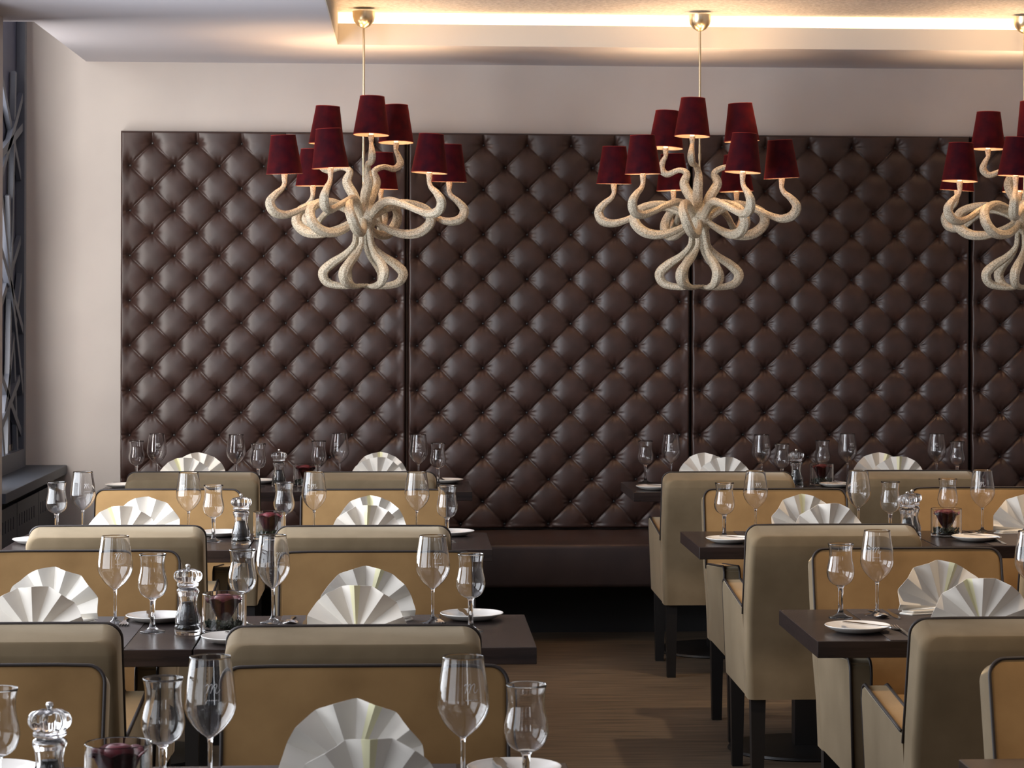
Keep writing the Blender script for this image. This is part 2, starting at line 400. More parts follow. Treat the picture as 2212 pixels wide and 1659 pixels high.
# ------------------------------------------------------------------ chandeliers
K = 0.0021346
def rz_path(pts, ang, sx=0.0):
    """(r px, y px, radius m, sideways px) -> xyz about hub centre (image row 470)"""
    out = []
    ca, sa = math.cos(ang), math.sin(ang)
    for p in pts:
        r, y, rad = p[:3]; sd = (p[3] if len(p) > 3 else 0) * K
        r *= K
        out.append((r * ca - sd * sa, r * sa + sd * ca, (470 - y) * K, rad * .86))
    return out
def shade_bm():
    bm = bmesh.new(); H = .176; rb, rt, t = .082, .055, .0018
    rings = []
    for r, z in ((rb, 0), ((rb + rt) / 2, H / 2), (rt, H), (rt - t, H), ((rb + rt) / 2 - t, H / 2), (rb - t, 0)):
        rings.append([bm.verts.new((r * math.cos(2 * PI * k / 40), r * math.sin(2 * PI * k / 40), z)) for k in range(40)])
    for i in range(6):
        A, B = rings[i], rings[(i + 1) % 6]
        for k in range(40):
            f = bm.faces.new((A[k], A[(k + 1) % 40], B[(k + 1) % 40], B[k])); f.material_index = 1 if i in (3, 4) else (2 if i in (2, 5) else 0)
    for z, r in ((.0015, rb), (H - .0012, rt)):
        n0 = len(bm.faces); tube(bm, [((r + .0003) * math.cos(2 * PI * k / 40), (r + .0003) * math.sin(2 * PI * k / 40), z, .0013) for k in range(41)], 6, caps=False)
        bm.faces.ensure_lookup_table()
        for f in list(bm.faces)[n0:]: f.material_index = 2
    bmesh.ops.recalc_face_normals(bm, faces=bm.faces)
    return bm
def chandelier(label, x, lower, upper, curls, loops, zc):
    y = 11.1
    t = thing('chandelier', label, 'chandelier', (x, y, zc), 0, 'tentacle chandeliers')
    bm = bmesh.new(); lathe(bm, [(.0, .866), (.012, .868), (.03, .878), (.045, .897), (.052, .92), (.053, .944), (0, .944)], 28); link('ceiling_canopy', bm, M['silver'], t, 60)
    bm = bmesh.new(); tube(bm, [(0, 0, .02, .0055), (0, 0, .87, .0055)], 10); tube(bm, [(0, 0, .27, .0075), (0, 0, .30, .0075)], 10); link('rod', bm, M['silver'], t, 60)
    bm = bmesh.new(); lathe(bm, [(0, -.075), (.03, -.07), (.05, -.045), (.06, 0), (.056, .03), (.04, .055), (.02, .07), (0, .072)], 24, mod=lambda a, z: 1 + .08 * math.sin(5 * a)); link('hub', bm, M['mesh'], t, 180)
    sh = None
    def add_shade(arm, pt, tilt):
        nonlocal sh
        if sh is None: s = link('lamp_shade', shade_bm(), None, arm, 40, [M['velvet_red'], M['lining'], M['rim']]); sh = s.data
        else: s = bpy.data.objects.new('lamp_shade', sh); C.objects.link(s); s.parent = arm
        s.location = (pt[0], pt[1], pt[2] + .004); s.rotation_euler = tilt
        b = bmesh.new(); lathe(b, [(0, 0), (.010, 0), (.011, .05), (.013, .058), (.02, .075), (.019, .09), (.008, .112), (0, .118)], 12)
        for v in b.verts: v.co += Vector(pt[:3])
        link('bulb', b, M['bulb'], arm, 180)
        d = bpy.data.lights.new('lamp_glow', 'POINT'); d.energy = 4.6; d.color = (1.0, 0.66, 0.36); d.shadow_soft_size = .022
        l = bpy.data.objects.new('lamp_glow', d); C.objects.link(l); l.parent = arm; l.location = (pt[0], pt[1], pt[2] + .122)
    rnd = random.Random(label)
    for i, (deg, rs, ytop) in enumerate(lower):
        dy = ytop - 312; s = rs / 200.0; sw = (-1) ** i * 10
        pts = [(12, 478, .016), (45, 452 + dy * .3, .023, sw * .4), (85, 441 + dy * .5, .021, sw), (125, 451 + dy * .7, .017, sw * .8), (160, 466 + dy, .017, sw * .4),
               (190, 474 + dy, .021, 0), (215, 468 + dy, .025, -sw * .2), (224, 449 + dy, .024, 0), (211, 431 + dy, .018, 0), (196, 419 + dy, .0135), (190, 408 + dy, .012), (190, 398 + dy, .014), (190, 388 + dy, .0165)]
        pts = [(p[0] * s if p[0] > 60 else p[0], *p[1:]) for p in pts]
        P = spline(rz_path(pts, math.radians(deg)), 6)
        bm = bmesh.new(); tube(bm, P, 36, ribs=7); arm = link('arm', bm, M['mesh'], t, 180)
        e = P[-1]; add_shade(arm, (e[0], e[1], e[2] - .004), (rnd.uniform(-.05, .05), rnd.uniform(-.06, .06), 0))
    for i, (deg, rs, ytop) in enumerate(upper):
        dy = ytop - 228
        pts = [(8, 455, .020), (22, 425, .026), (rs * .42, 395, .025, 4), (rs * .35, 372, .018, 3), (rs * .6, 360 + dy * .4, .014), (rs * .95, 362 + dy, .017), (rs * 1.13, 350 + dy, .020), (rs * 1.08, 334 + dy, .015), (rs, 322 + dy, .0115), (rs, 312 + dy, .014), (rs, 305 + dy, .0165)]
        P = spline(rz_path(pts, math.radians(deg)), 6)
        bm = bmesh.new(); tube(bm, P, 36, ribs=7); arm = link('arm', bm, M['mesh'], t, 180)
        e = P[-1]; add_shade(arm, (e[0], e[1], e[2] - .004), (rnd.uniform(-.05, .05), rnd.uniform(-.06, .06), 0))
    for deg in curls:
        pts = [(10, 470, .014), (45, 492, .017, 8), (85, 506, .023, 10), (122, 503, .027, 6), (145, 482, .027, 0), (140, 458, .024, -8), (112, 444, .021, -12), (75, 440, .018, -12), (35, 452, .014, -8), (12, 462, .012)]
        bm = bmesh.new(); tube(bm, spline(rz_path(pts, math.radians(deg)), 6), 36, ribs=7); link('curl', bm, M['mesh'], t, 180)
    for i, deg in enumerate(loops):
        pts = [(12, 480, .013), (17, 505, .013, 3), (21, 530, .014, 5), (40, 552, .019, 3), (68, 571, .024, 0), (86, 591, .026, -4), (76, 612, .022, -5), (42, 620, .015, 0), (16, 619, .010, 5), (0, 617, .008, 10)]
        bm = bmesh.new(); tube(bm, spline(rz_path(pts, math.radians(deg)), 6), 36, ribs=7); link('lower_loop', bm, M['mesh'], t, 180)
    return t
chandelier('cream beaded tentacle chandelier with burgundy shades, leftmost of the three', -.203,
           [(13, 200, 316), (79, 195, 326), (127, 200, 321), (209, 198, 308), (250, 200, 300), (318, 199, 306)], [(35, 85, 230), (157, 88, 235), (282, 85, 223)],
           (8, 62, 172, 262, 222), (8, 65, 118, 188, 245, 305), 1.986)
chandelier('cream beaded tentacle chandelier with burgundy shades, middle of the three', 1.351,
           [(332, 198, 311), (57, 198, 328), (101, 200, 325), (165, 199, 318), (224, 200, 306), (291, 203, 304)], [(-15, 92, 227), (143, 86, 238), (252, 84, 221)],
           (8, 115, 190, 252, 305), (0, 55, 110, 175, 238, 292), 1.986)
chandelier('cream beaded tentacle chandelier cut off by the right edge', 2.878,
           [(13, 200, 316), (79, 195, 326), (127, 200, 325), (209, 198, 317), (250, 200, 310), (318, 199, 306)], [(35, 85, 230), (150, 82, 238), (270, 85, 223)],
           (8, 62, 172, 262, 222), (8, 65, 118, 188, 245, 305), 1.990)

# ------------------------------------------------------------------ tables
TT = 0.75
def make_table():
    t = thing('dining_table', 'x', 'table', (0, 0, 0), 0, 'dark square pedestal tables')
    bm = bmesh.new(); bbox(bm, -.414, .414, -.31, .31, TT - .042, TT, .0015, 1); link('tabletop', bm, M['table'], t, 25)
    bm = bmesh.new(); box(bm, -.04, .04, -.04, .04, .02, TT - .055); box(bm, -.25, .25, -.18, .18, TT - .055, TT - .042); link('pedestal', bm, M['black'], t)
    bm = bmesh.new(); lathe(bm, [(0, 0), (.27, 0), (.275, .004), (.27, .012), (.05, .02), (0, .02)], 48); link('base_plate', bm, M['black'], t, 40)
    return t
TK = Kind(make_table())
ROWS = {  # block, row: (x centre of left half, y0, y1, depth)
    'L0': (-.956, 3.74, 4.36), 'L1': (-.93, 5.84, 6.46), 'L2': (-.955, 8.19, 8.79), 'L3': (-.955, 10.74, 11.36),
    'R0': (1.425, 3.74, 4.36), 'R1': (1.43, 5.91, 6.53), 'R2': (1.418, 8.23, 8.81), 'R3': (1.42, 10.66, 11.30)}
RN = ('front row', 'second row', 'third row', 'rear row')
def where(b, seat=None):
    side = 'left' if b[0] == 'L' else 'right'
    return side + ' tables, ' + RN[int(b[1])]
SEATN = {'A': 'window seat', 'B': 'aisle seat', 'C': 'aisle seat', 'D': 'right-edge seat'}
for b, (x, y0, y1) in ROWS.items():
    for h in (0, 1):
        if b[0] == 'R' and b[1] in '01' and h: continue
        st = 'AB' if b[0] == 'L' else 'CD'
        o = TK.put((x + h * .832, (y0 + y1) / 2, 0), 0, 'dark wood table half at the ' + SEATN[st[h]] + ', ' + where(b), 'dark square pedestal tables')
        o.scale = (1, (y1 - y0) / .62, 1)

# runners
bm = bmesh.new(); bbox(bm, -.21, .21, -.305, .305, 0, .0015, .0005, 1)
rn = link('table_runner', bm, M['runner']); tag(rn, 'x', 'table runner')
RK = Kind(rn)
SEAT = {'A': -.91, 'B': -.12, 'C': 1.41, 'D': 2.24}
for b, (x, y0, y1) in ROWS.items():
    if b in ('R0',): continue
    for s in ('AB' if b[0] == 'L' else 'CD'):
        if b == 'R1' and s == 'D': continue
        if b == 'L0' and s == 'A': continue
        o = RK.put((SEAT[s] + (.02 if b == 'L1' and s == 'A' else 0), (y0 + y1) / 2, TT), 0, 'ribbed dark brown runner across the table at the ' + SEATN[s] + ', ' + where(b), 'ribbed table runners')
        o.scale = (1, (y1 - y0) / .62, 1)

# ------------------------------------------------------------------ armchairs (face +y)
def make_chair():
    t = thing('armchair', 'x', 'chair', (0, 0, 0), 0, 'velvet armchairs')
    HW = .277; ZT = .875; ZB = .31
    def fy(z): return -.20 - (.12 * (z - .45) / .425 if z > .45 else 0)
    rc = .034
    zs = [.31, .345, .40, .45, .50, .56, .62, .68, .74, .79, ZT - rc] + [ZT - rc + rc * math.sin(a * PI / 16) for a in range(1, 9)]
    bm = bmesh.new(); loops = []
    for z in zs:
        hw = HW - (rc - math.sqrt(max(0, rc * rc - (z - ZT + rc) ** 2)) if z > ZT - rc else 0) - (.012 * (.6 - z) / .3 if z < .6 else 0)
        k = (z - ZB) / (ZT - ZB)
        fr, rr, th = .012, .020, .105
        loop = []
        y0 = fy(z); y1 = y0 - th + (.01 * max(0, (z - .84) / .035))
        def P(x, y):
            f = (y0 - y) / th
            return bm.verts.new((x, y, z - .030 * k * f))
        hwv = max(hw, .05)
        for cx, cy_, a0, r in ((hwv - fr, y0 - fr, 0, fr), (-hwv + fr, y0 - fr, 90, fr), (-hwv + rr, y1 + rr, 180, rr), (hwv - rr, y1 + rr, 270, rr)):
            for s in range(5):
                a = math.radians(a0 + s * 22.5); loop.append(P(cx + r * math.cos(a), cy_ + r * math.sin(a)))
        loops.append(loop)
    n = 20
    for A, B in zip(loops, loops[1:]):
        for k in range(n):
            f = bm.faces.new((A[k], A[(k + 1) % n], B[(k + 1) % n], B[k])); f.material_index = 1 if 2 <= k <= 6 else 0
    bm.faces.new(list(reversed(loops[0]))); bm.faces.new(loops[-1])
    bmesh.ops.recalc_face_normals(bm, faces=bm.faces)
    br = link('backrest', bm, None, t, 50, [M['olive'], M['gold']])
    # piping on the front edge of the backrest
    pts = []
    for z in (.58, .65, .72, .79, ZT - rc): pts.append((-HW, fy(z), z))
    for a in range(1, 7): pts.append((-HW + rc - rc * math.cos(a * PI / 12), fy(ZT - rc + rc * math.sin(a * PI / 12)), ZT - rc + rc * math.sin(a * PI / 12)))
    pts += [(-HW * k / 6, fy(ZT), ZT + .0015) for k in (4, 2, 0, -2, -4)]
    m = [(-x, y, z) for x, y, z in reversed(pts[:11])]
    bm = bmesh.new(); tube(bm, [(x, y, z, .0036) for x, y, z in pts + m], 8); link('piping', bm, M['piping'], br, 180)
    for s in (-1, 1):
        bm = bmesh.new(); prof = [(-.255, .31), (.255, .31), (.272, .60), (.262, .628), (.235, .638), (-.235, .598)]
        xo, xi = s * HW, s * (HW - .062)
        A = [bm.verts.new((xo - s * (.012 * (.6 - z) / .3 if z < .6 else 0), y, z)) for y, z in prof]; B = [bm.verts.new((xi, y, z)) for y, z in prof]
        bm.faces.new(A); bm.faces.new(list(reversed(B))).material_index = 1
        for k in range(6):
            f = bm.faces.new((A[k], B[k], B[(k + 1) % 6], A[(k + 1) % 6])); f.material_index = 1 if k == 4 else 0
        bmesh.ops.recalc_face_normals(bm, faces=bm.faces)
        bmesh.ops.bevel(bm, geom=list(bm.edges), offset=.005, segments=2, affect='EDGES')
        arm = link('armrest', bm, None, t, 50, [M['olive'], M['gold']])
        bm = bmesh.new()
        for x in (xo - s * .003, xi + s * .003):
            tube(bm, [(x, y, z + .0015, .0040) for y, z in ((-.20, .600), (-.10, .609), (.05, .621), (.235, .638))] +
                 [(x, .255, .634, .0040), (x, .268, .622, .0040), (x, .273, .60, .0040), (x - (s * .012 if x == xo - s * .003 else 0), .258, .315, .0040)], 7)
        link('piping', bm, M['piping'], arm, 180)
    bm = bmesh.new(); bbox(bm, -.212, .212, -.20, .255, .36, .475, .03, 4); link('seat_cushion', bm, M['gold'], t, 60)
    bm = bmesh.new(); bbox(bm, -.214, .214, -.198, .245, .31, .36, .004, 1); link('seat_frame', bm, M['olive'], t, 40)
    for x in (-.232, .232):
        for y in (-.265, .215):
            bm = bmesh.new(); vs = box(bm, x - .024, x + .024, y - .024, y + .024, 0, .312)
            for v in vs:
                if v.co.z < .01: v.co.x = x + (v.co.x - x) * .75; v.co.y = y + (v.co.y - y) * .75
            link('leg', bm, M['black'], t)
    return t
CK = Kind(make_chair())
CH = [  # block row, seat, facing ('n' seen from behind, 'f' facing the camera), x, y of the top front edge
    ('L0', 'A', 'f', -.864, 4.75), ('L0', 'B', 'f', -.079, 4.71), ('L1', 'A', 'n', -.906, 5.37), ('L1', 'B', 'n', -.115, 5.30),
    ('L1', 'A', 'f', -.924, 6.94), ('L1', 'B', 'f', -.084, 6.89), ('L2', 'A', 'n', -.917, 7.72), ('L2', 'B', 'n', -.138, 7.69),
    ('L2', 'A', 'f', -.907, 9.24), ('L2', 'B', 'f', -.125, 9.21), ('L3', 'A', 'n', -.896, 10.20), ('L3', 'B', 'n', -.154, 10.18),
    ('R0', 'C', 'f', 1.441, 4.76), ('R1', 'C', 'n', 1.412, 5.37), ('R1', 'C', 'f', 1.452, 6.93), ('R2', 'C', 'n', 1.367, 7.69),
    ('R2', 'D', 'n', 2.262, 7.66), ('R2', 'C', 'f', 1.415, 9.20), ('R2', 'D', 'f', 2.229, 9.25), ('R3', 'C', 'n', 1.356, 10.14), ('R3', 'D', 'n', 2.158, 10.20)]
for b, s, f, x, y in CH:
    yy = y + .32 if f == 'n' else y - .32
    CK.put((x, yy, 0), 0 if f == 'n' else PI, ('taupe velvet armchair seen from behind at the ' if f == 'n' else 'gold velvet armchair facing the camera at the ')
           + SEATN[s] + ', ' + where(b), 'velvet armchairs')

# ------------------------------------------------------------------ glasses
def glass_prof(outer, foot, thick):
    """outer bowl profile from stem top to rim; returns a closed lathe outline"""
    inner = [(max(r - thick, 0), z) for r, z in reversed(outer[1:])]
    return foot + outer + [(outer[-1][0] - thick * .5, outer[-1][1] + .0006)] + inner + [(0, outer[0][1] + thick * 2.2)]
def sm(pts, n=4): return [(max(p[0], 0), p[1]) for p in spline(pts, n)]
def wine():
    foot = [(0, 0), (.034, 0), (.0355, .0012), (.034, .0025), (.018, .005), (.007, .011), (.0042, .02), (.0038, .05), (.004, .08)]
    bowl = sm([(.0055, .089), (.012, .094), (.026, .106), (.038, .122), (.0445, .138), (.0452, .150), (.0430, .172), (.0395, .196), (.0362, .217), (.0352, .228)], 3)
    bm = bmesh.new(); lathe(bm, glass_prof(bowl, foot, .0011), 40); return bm, bowl
def water():
    foot = [(0, 0), (.031, 0), (.0325, .0015), (.031, .003), (.018, .006), (.009, .012), (.0065, .025), (.0062, .05), (.007, .078)]
    bowl = sm([(.010, .084), (.022, .090), (.032, .100), (.0372, .116), (.0365, .131), (.0325, .149), (.0305, .166), (.0312, .182), (.0345, .197)], 3)
    bm = bmesh.new(); lathe(bm, glass_prof(bowl, foot, .0014), 40); return bm
def logo_bm(bowl):
    # script letter m with a small line of marks under it, wrapped on the bowl (seen from -y)
    def R(z):
        for (r0, z0), (r1, z1) in zip(bowl, bowl[1:]):
            if z0 <= z <= z1: return r0 + (r1 - r0) * (z - z0) / (z1 - z0)
        return .04
    bm = bmesh.new()
    def stroke(pts, w):
        P = spline(pts, 5) if len(pts) > 2 else pts
        prev = None
        for i, (x, z) in enumerate(P):
            a = P[max(i - 1, 0)]; b = P[min(i + 1, len(P) - 1)]
            d = Vector((b[0] - a[0], b[1] - a[1])).normalized(); n = Vector((-d.y, d.x)) * w / 2
            q = []
            for s in (1, -1):
                xx, zz = x + s * n.x, z + s * n.y; r = R(zz) + .0003; th = xx / r
                q.append(bm.verts.new((r * math.sin(th), -r * math.cos(th), zz)))
            if prev: bm.faces.new((prev[0], prev[1], q[1], q[0]))
            prev = q
    z0 = .178; k = .0011
    L = lambda pts: [(x * k, z0 + z * k) for x, z in pts]
    stroke(L([(-11, 5), (-8, 8), (-7, 5), (-8, 0), (-10, -6)]), .0009)
    stroke(L([(-8, -1), (-5, 5), (-2, 8), (-1, 6), (-2, 0), (-4, -6)]), .0009)
    stroke(L([(-2, -1), (1, 5), (5, 8), (6, 5), (4, -1), (5, -6), (8, -5), (11, -1)]), .0009)
    for i in range(7): stroke([((i - 3) * .0032, .1585), ((i - 3) * .0032, .1605)], .0012)
    return bm
wt = thing('wine_glass', 'x', 'wine glass', group='wine glasses'); wb, bowl = wine(); wg = link('glass_body', wb, M['glass'], wt, 180)
lg = link('etched_logo', logo_bm(bowl), M['etch'], wt); lg['label'] = 'small white script m etched on the bowl'
WK = Kind(wt)
wo = link('water_glass', water(), M['glass'], None, 180); tag(wo, 'x', 'water glass'); TKW = Kind(wo)
GL = [ # block, seat, side, wine xy, water xy
 ('L0', 'A', 'near', None, (-.673, 4.015)), ('L0', 'B', 'far', (-.335, 4.149), (-.412, 4.115)), ('L0', 'B', 'near', (.097, 4.129), (.2, 4.018)),
 ('L1', 'A', 'near', (-.756, 6.315), (-.643, 6.157)), ('L1', 'B', 'far', (-.349, 6.326), (-.424, 6.264)), ('L1', 'B', 'near', (.068, 6.298), (.163, 6.137)),
 ('L2', 'A', 'far', (-1.163, 8.745), (-1.246, 8.673)), ('L2', 'A', 'near', (-.78, 8.685), (-.677, 8.50)), ('L2', 'B', 'far', (-.334, 8.72), (-.437, 8.627)), ('L2', 'B', 'near', (.036, 8.69), (.141, 8.456)),
 ('L3', 'A', 'far', (-1.162, 11.30), (-1.252, 11.265)), ('L3', 'A', 'near', (-.79, 11.22), (-.677, 11.04)), ('L3', 'B', 'far', (-.315, 11.31), (-.41, 11.25)), ('L3', 'B', 'near', (.053, 11.22), (.142, 11.06)),
 ('R1', 'C', 'far', (1.261, 6.40), (1.155, 6.36)), ('R1', 'C', 'near', (1.673, 6.37), None),
 ('R2', 'C', 'far', (1.271, 8.73), (1.134, 8.56)), ('R2', 'C', 'near', (1.652, 8.74), (1.742, 8.60)), ('R2', 'D', 'far', (2.115, 8.75), (1.985, 8.745)),
 ('R3', 'C', 'far', (1.238, 11.25), (1.115, 11.23)), ('R3', 'C', 'near', (1.655, 11.18), (1.72, 10.98)), ('R3', 'D', 'far', (2.075, 11.255), (1.955, 11.25)), ('R3', 'D', 'near', (2.50, 11.25), (2.575, 11.15))]
rnd = random.Random(5)
for b, s, side, W, T in GL:
    if W: WK.put((*W, TT), rnd.uniform(-.5, .6), 'tall etched wine glass by the ' + side + ' napkin, ' + SEATN[s] + ', ' + where(b), 'wine glasses')
    if T: TKW.put((*T, TT), 0, 'waisted water glass by the ' + side + ' napkin, ' + SEATN[s] + ', ' + where(b), 'water glasses')

# ------------------------------------------------------------------ napkins
def napkin(seed):
    r_ = random.Random(seed)
    bm = bmesh.new(); N = 11; sub = 6; n = N * sub; R = .124; piv = Vector((0, 0, .016)); a0, a1 = -3, 183
    amp = [r_.uniform(.75, 1.25) for _ in range(N + 2)]; jr = [r_.uniform(-.002, .002) for _ in range(N + 2)]
    lean = r_.uniform(-.06, .02); ys = [k / 7 for k in range(8)]
    g = []
    for i in range(n + 1):
        p = i / sub; k = int(p); f = p - k
        ang = math.radians(a0 + (a1 - a0) * i / n)
        s = math.sin(PI * p) ; tri = math.asin(s * .985) / 1.40 * (amp[k] * (1 - f) + amp[min(k + 1, N)] * f)
        rr = R * (1 - .02 * abs(math.cos(PI * p)) ** 2 * .4) + jr[k] * (1 - f) + jr[min(k + 1, N)] * f
        row = []
        for y in ys:
            r = .012 + (rr - .012) * y
            row.append(bm.verts.new((r * math.cos(ang) * 1.03, tri * .0165 * y ** .85 + lean * r * math.sin(ang) + .012 * math.cos(ang * 2) * y, piv.z + r * math.sin(ang))))
        g.append(row)
    lit_pleat = (-1 if seed == 1 else N // 2 + seed // 2)
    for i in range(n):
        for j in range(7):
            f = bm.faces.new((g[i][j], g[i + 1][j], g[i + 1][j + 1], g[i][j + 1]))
            if i // sub == lit_pleat and i % sub in (1, 2, 3, 4): f.material_index = 1  # light through the cloth painted on one pleat
    bmesh.ops.recalc_face_normals(bm, faces=bm.faces)
    bmesh.ops.solidify(bm, geom=list(bm.faces), thickness=.0012)
    fan = bm
    b2 = bmesh.new()
    # folded stand: two lapped flat layers
    for z, w_, d in ((0, .125, .05), (.006, .118, .044)):
        vs = []
        top = [(-w_, -.012), (-w_ * .8, -d), (0, -d * .55), (w_ * .8, -d), (w_, -.012), (w_ * .7, .035), (0, .06), (-w_ * .7, .035)]
        A = [b2.verts.new((x, -y, z)) for x, y in top]; B = [b2.verts.new((x * .98, -y * .98, z + .005)) for x, y in top]
        b2.faces.new(A); b2.faces.new(list(reversed(B)))
        for k in range(8): b2.faces.new((A[k], B[k], B[(k + 1) % 8], A[(k + 1) % 8]))
    bmesh.ops.recalc_face_normals(b2, faces=b2.faces)
    bmesh.ops.bevel(b2, geom=list(b2.edges), offset=.0018, segments=2, affect='EDGES')
    t = thing('fan_napkin', 'x', 'napkin', group='fan folded napkins')
    link('pleated_fan', fan, None, t, 35, [M['linen'], M['lit_linen']]); link('folded_stand', b2, M['linen'], t, 40)
    return t
NK = [Kind(napkin(k)) for k in range(3)]
NP = [('L0', 'B', 'near', -.06, 3.85), ('L0', 'B', 'far', -.09, 4.20), ('L1', 'A', 'near', -.914, 5.97), ('L1', 'A', 'far', -.924, 6.35), ('L1', 'B', 'near', -.124, 5.95), ('L1', 'B', 'far', -.105, 6.35),
      ('L2', 'A', 'near', -.977, 8.34), ('L2', 'A', 'far', -.930, 8.67), ('L2', 'B', 'near', -.139, 8.32), ('L2', 'B', 'far', -.130, 8.69),
      ('L3', 'A', 'near', -1.003, 10.96), ('L3', 'A', 'far', -.965, 11.27), ('L3', 'B', 'near', -.134, 10.96), ('L3', 'B', 'far', -.125, 11.27),
      ('R1', 'C', 'near', 1.463, 6.06), ('R1', 'C', 'far', 1.445, 6.44), ('R2', 'C', 'near', 1.475, 8.37), ('R2', 'C', 'far', 1.445, 8.71), ('R2', 'D', 'near', 2.29, 8.37), ('R2', 'D', 'far', 2.265, 8.69),
      ('R3', 'C', 'near', 1.45, 10.94), ('R3', 'C', 'far', 1.392, 11.20), ('R3', 'D', 'near', 2.255, 10.94), ('R3', 'D', 'far', 2.22, 11.215)]
for i, (b, s, side, x, y) in enumerate(NP):
    NK[(i * 2 + (i // 3)) % 3].put((x, y, TT + .0016), rnd.uniform(-.14, .14) + (0 if side == 'near' else PI),
        'white fan-folded linen napkin, ' + side + ' side at the ' + SEATN[s] + ', ' + where(b), 'fan folded napkins')

# ------------------------------------------------------------------ plates and cutlery
bm = bmesh.new(); lathe(bm, sm([(0, 0), (.04, 0), (.048, .001), (.06, .004), (.075, .011), (.0835, .0165)], 3) + [(.084, .0178), (.083, .0185)] + sm([(.082, .0180), (.074, .0135), (.058, .0072), (.045, .0040), (0, .0045)], 3), 48)
pl = link('side_plate', bm, M['china'], None, 180); tag(pl, 'x', 'plate'); PK = Kind(pl)
PL = [('L0', 'B', 'far', .19, 4.24), ('L0', 'A', 'far', -.725, 4.27), ('L1', 'B', 'far', .172, 6.365), ('L1', 'A', 'far', -.650, 6.36), ('L1', 'B', 'near', -.420, 5.955),
      ('L2', 'A', 'far', -.665, 8.69), ('L2', 'B', 'far', .16, 8.685), ('L2', 'A', 'near', -1.28, 8.44), ('L3', 'A', 'far', -.683, 11.25), ('L3', 'B', 'far', .18, 11.255), ('L3', 'A', 'near', -1.28, 11.0),
      ('R1', 'C', 'near', 1.148, 6.08), ('R2', 'C', 'near', 1.13, 8.39), ('R2', 'D', 'near', 2.01, 8.42), ('R3', 'C', 'near', 1.115, 10.82), ('R3', 'D', 'near', 1.972, 10.95)]
def bk_bm():
    bm = bmesh.new()
    def strip(P, t):
        prev = None
        for y, w_, z in P:
            q = [bm.verts.new((s * w_, y, z + h)) for s, h in ((-1, 0), (1, 0), (1, t), (-1, t))]
            if prev:
                for k in range(4): bm.faces.new((prev[k], prev[(k + 1) % 4], q[(k + 1) % 4], q[k]))
            else: bm.faces.new(list(reversed(q)))
            prev = q
        bm.faces.new(prev)
    return bm, strip
def knife(L=.205, w=.0085):
    bm, s = bk_bm(); s([(-L / 2, .005, .0), (-L / 2 + .01, .0062, 0), (-L * .1, .005, 0), (L * .0, .0055, .0), (L * .06, w, .0), (L * .38, w, 0), (L * .47, w * .6, 0), (L * .5, .0015, 0)], .0035)
    bmesh.ops.recalc_face_normals(bm, faces=bm.faces); return bm
def fork(L=.195):
    bm, s = bk_bm(); s([(-L / 2, .004, 0), (-L / 2 + .012, .0075, 0), (-L * .2, .0045, .003), (L * .08, .003, .006), (L * .15, .006, .004), (L * .22, .0115, .002), (L * .28, .012, .001)], .0022)
    for k in range(4):
        x = (k - 1.5) * .0069
        prev = None
        for y, w_, z in ((L * .27, .0021, .001), (L * .4, .0016, .002), (L * .5, .0006, .005)):
            q = [bm.verts.new((x + a * w_, y, z + h)) for a, h in ((-1, 0), (1, 0), (1, .0018), (-1, .0018))]
            if prev:
                for j in range(4): bm.faces.new((prev[j], prev[(j + 1) % 4], q[(j + 1) % 4], q[j]))
            prev = q
        bm.faces.new(prev)
    bmesh.ops.recalc_face_normals(bm, faces=bm.faces); return bm
def spoon(L=.195):
    bm = bmesh.new(); rings = []
    P = [(-.5, .003, 0), (-.45, .0075, 0), (-.25, .0045, .003), (.1, .0028, .0085), (.17, .0045, .0075), (.22, .012, .005), (.3, .0195, .002), (.38, .0215, .001), (.45, .017, .0025), (.49, .008, .006), (.5, .002, .008)]
    for y, w_, z in P:
        dip = .0055 if y > .2 and y < .49 else 0
        rings.append([bm.verts.new((a * w_, y * L, z + .0012 - dip * (1 - a * a) * .8 + .004 * (1 if y > .2 else 0))) for a in (-1, -.6, -.2, .2, .6, 1)])
    for A, B in zip(rings, rings[1:]):
        for k in range(5): bm.faces.new((A[k], A[k + 1], B[k + 1], B[k]))
    bmesh.ops.recalc_face_normals(bm, faces=bm.faces); bmesh.ops.solidify(bm, geom=list(bm.faces), thickness=.0014)
    z = min(v.co.z for v in bm.verts)
    for v in bm.verts: v.co.z -= z
    return bm
def simple(name, bm, cat, sm_=50):
    o = link(name, bm, M['steel'], None, sm_); tag(o, 'x', cat); return Kind(o)
KK, FK, SK, BK = simple('dinner_knife', knife(), 'knife'), simple('dinner_fork', fork(), 'fork'), simple('soup_spoon', spoon(), 'spoon', 180), simple('butter_knife', knife(.155, .0095), 'knife')
for b, s, side, x, y in PL:
    PK.put((x, y, TT), 0, 'small white side plate by the ' + side + ' napkin, ' + SEATN[s] + ', ' + where(b), 'white side plates')
    if (b, s) in (('L0', 'A'), ('L2', 'A'), ('L3', 'A')) : continue
    o = BK.put((x + (.025 if side == 'near' else -.02), y - .0, TT + .0165), (.75 if side == 'near' else .15), 'steel butter knife on the ' + side + ' side plate, ' + SEATN[s] + ', ' + where(b), 'butter knives')
    o.rotation_euler = (0, 0, (.75 if side == 'near' else .12))
SET = [('L1', 'A', 'near', -.93), ('L1', 'A', 'far', -.925), ('L1', 'B', 'near', -.12), ('L1', 'B', 'far', -.11), ('R1', 'C', 'near', 1.45), ('R1', 'C', 'far', 1.45),
       ('L2', 'A', 'far', -.93), ('L2', 'B', 'far', -.13), ('R2', 'C', 'far', 1.43), ('R2', 'D', 'near', 2.27), ('R2', 'D', 'far', 2.25), ('R3', 'C', 'far', 1.42), ('R3', 'D', 'far', 2.23)]
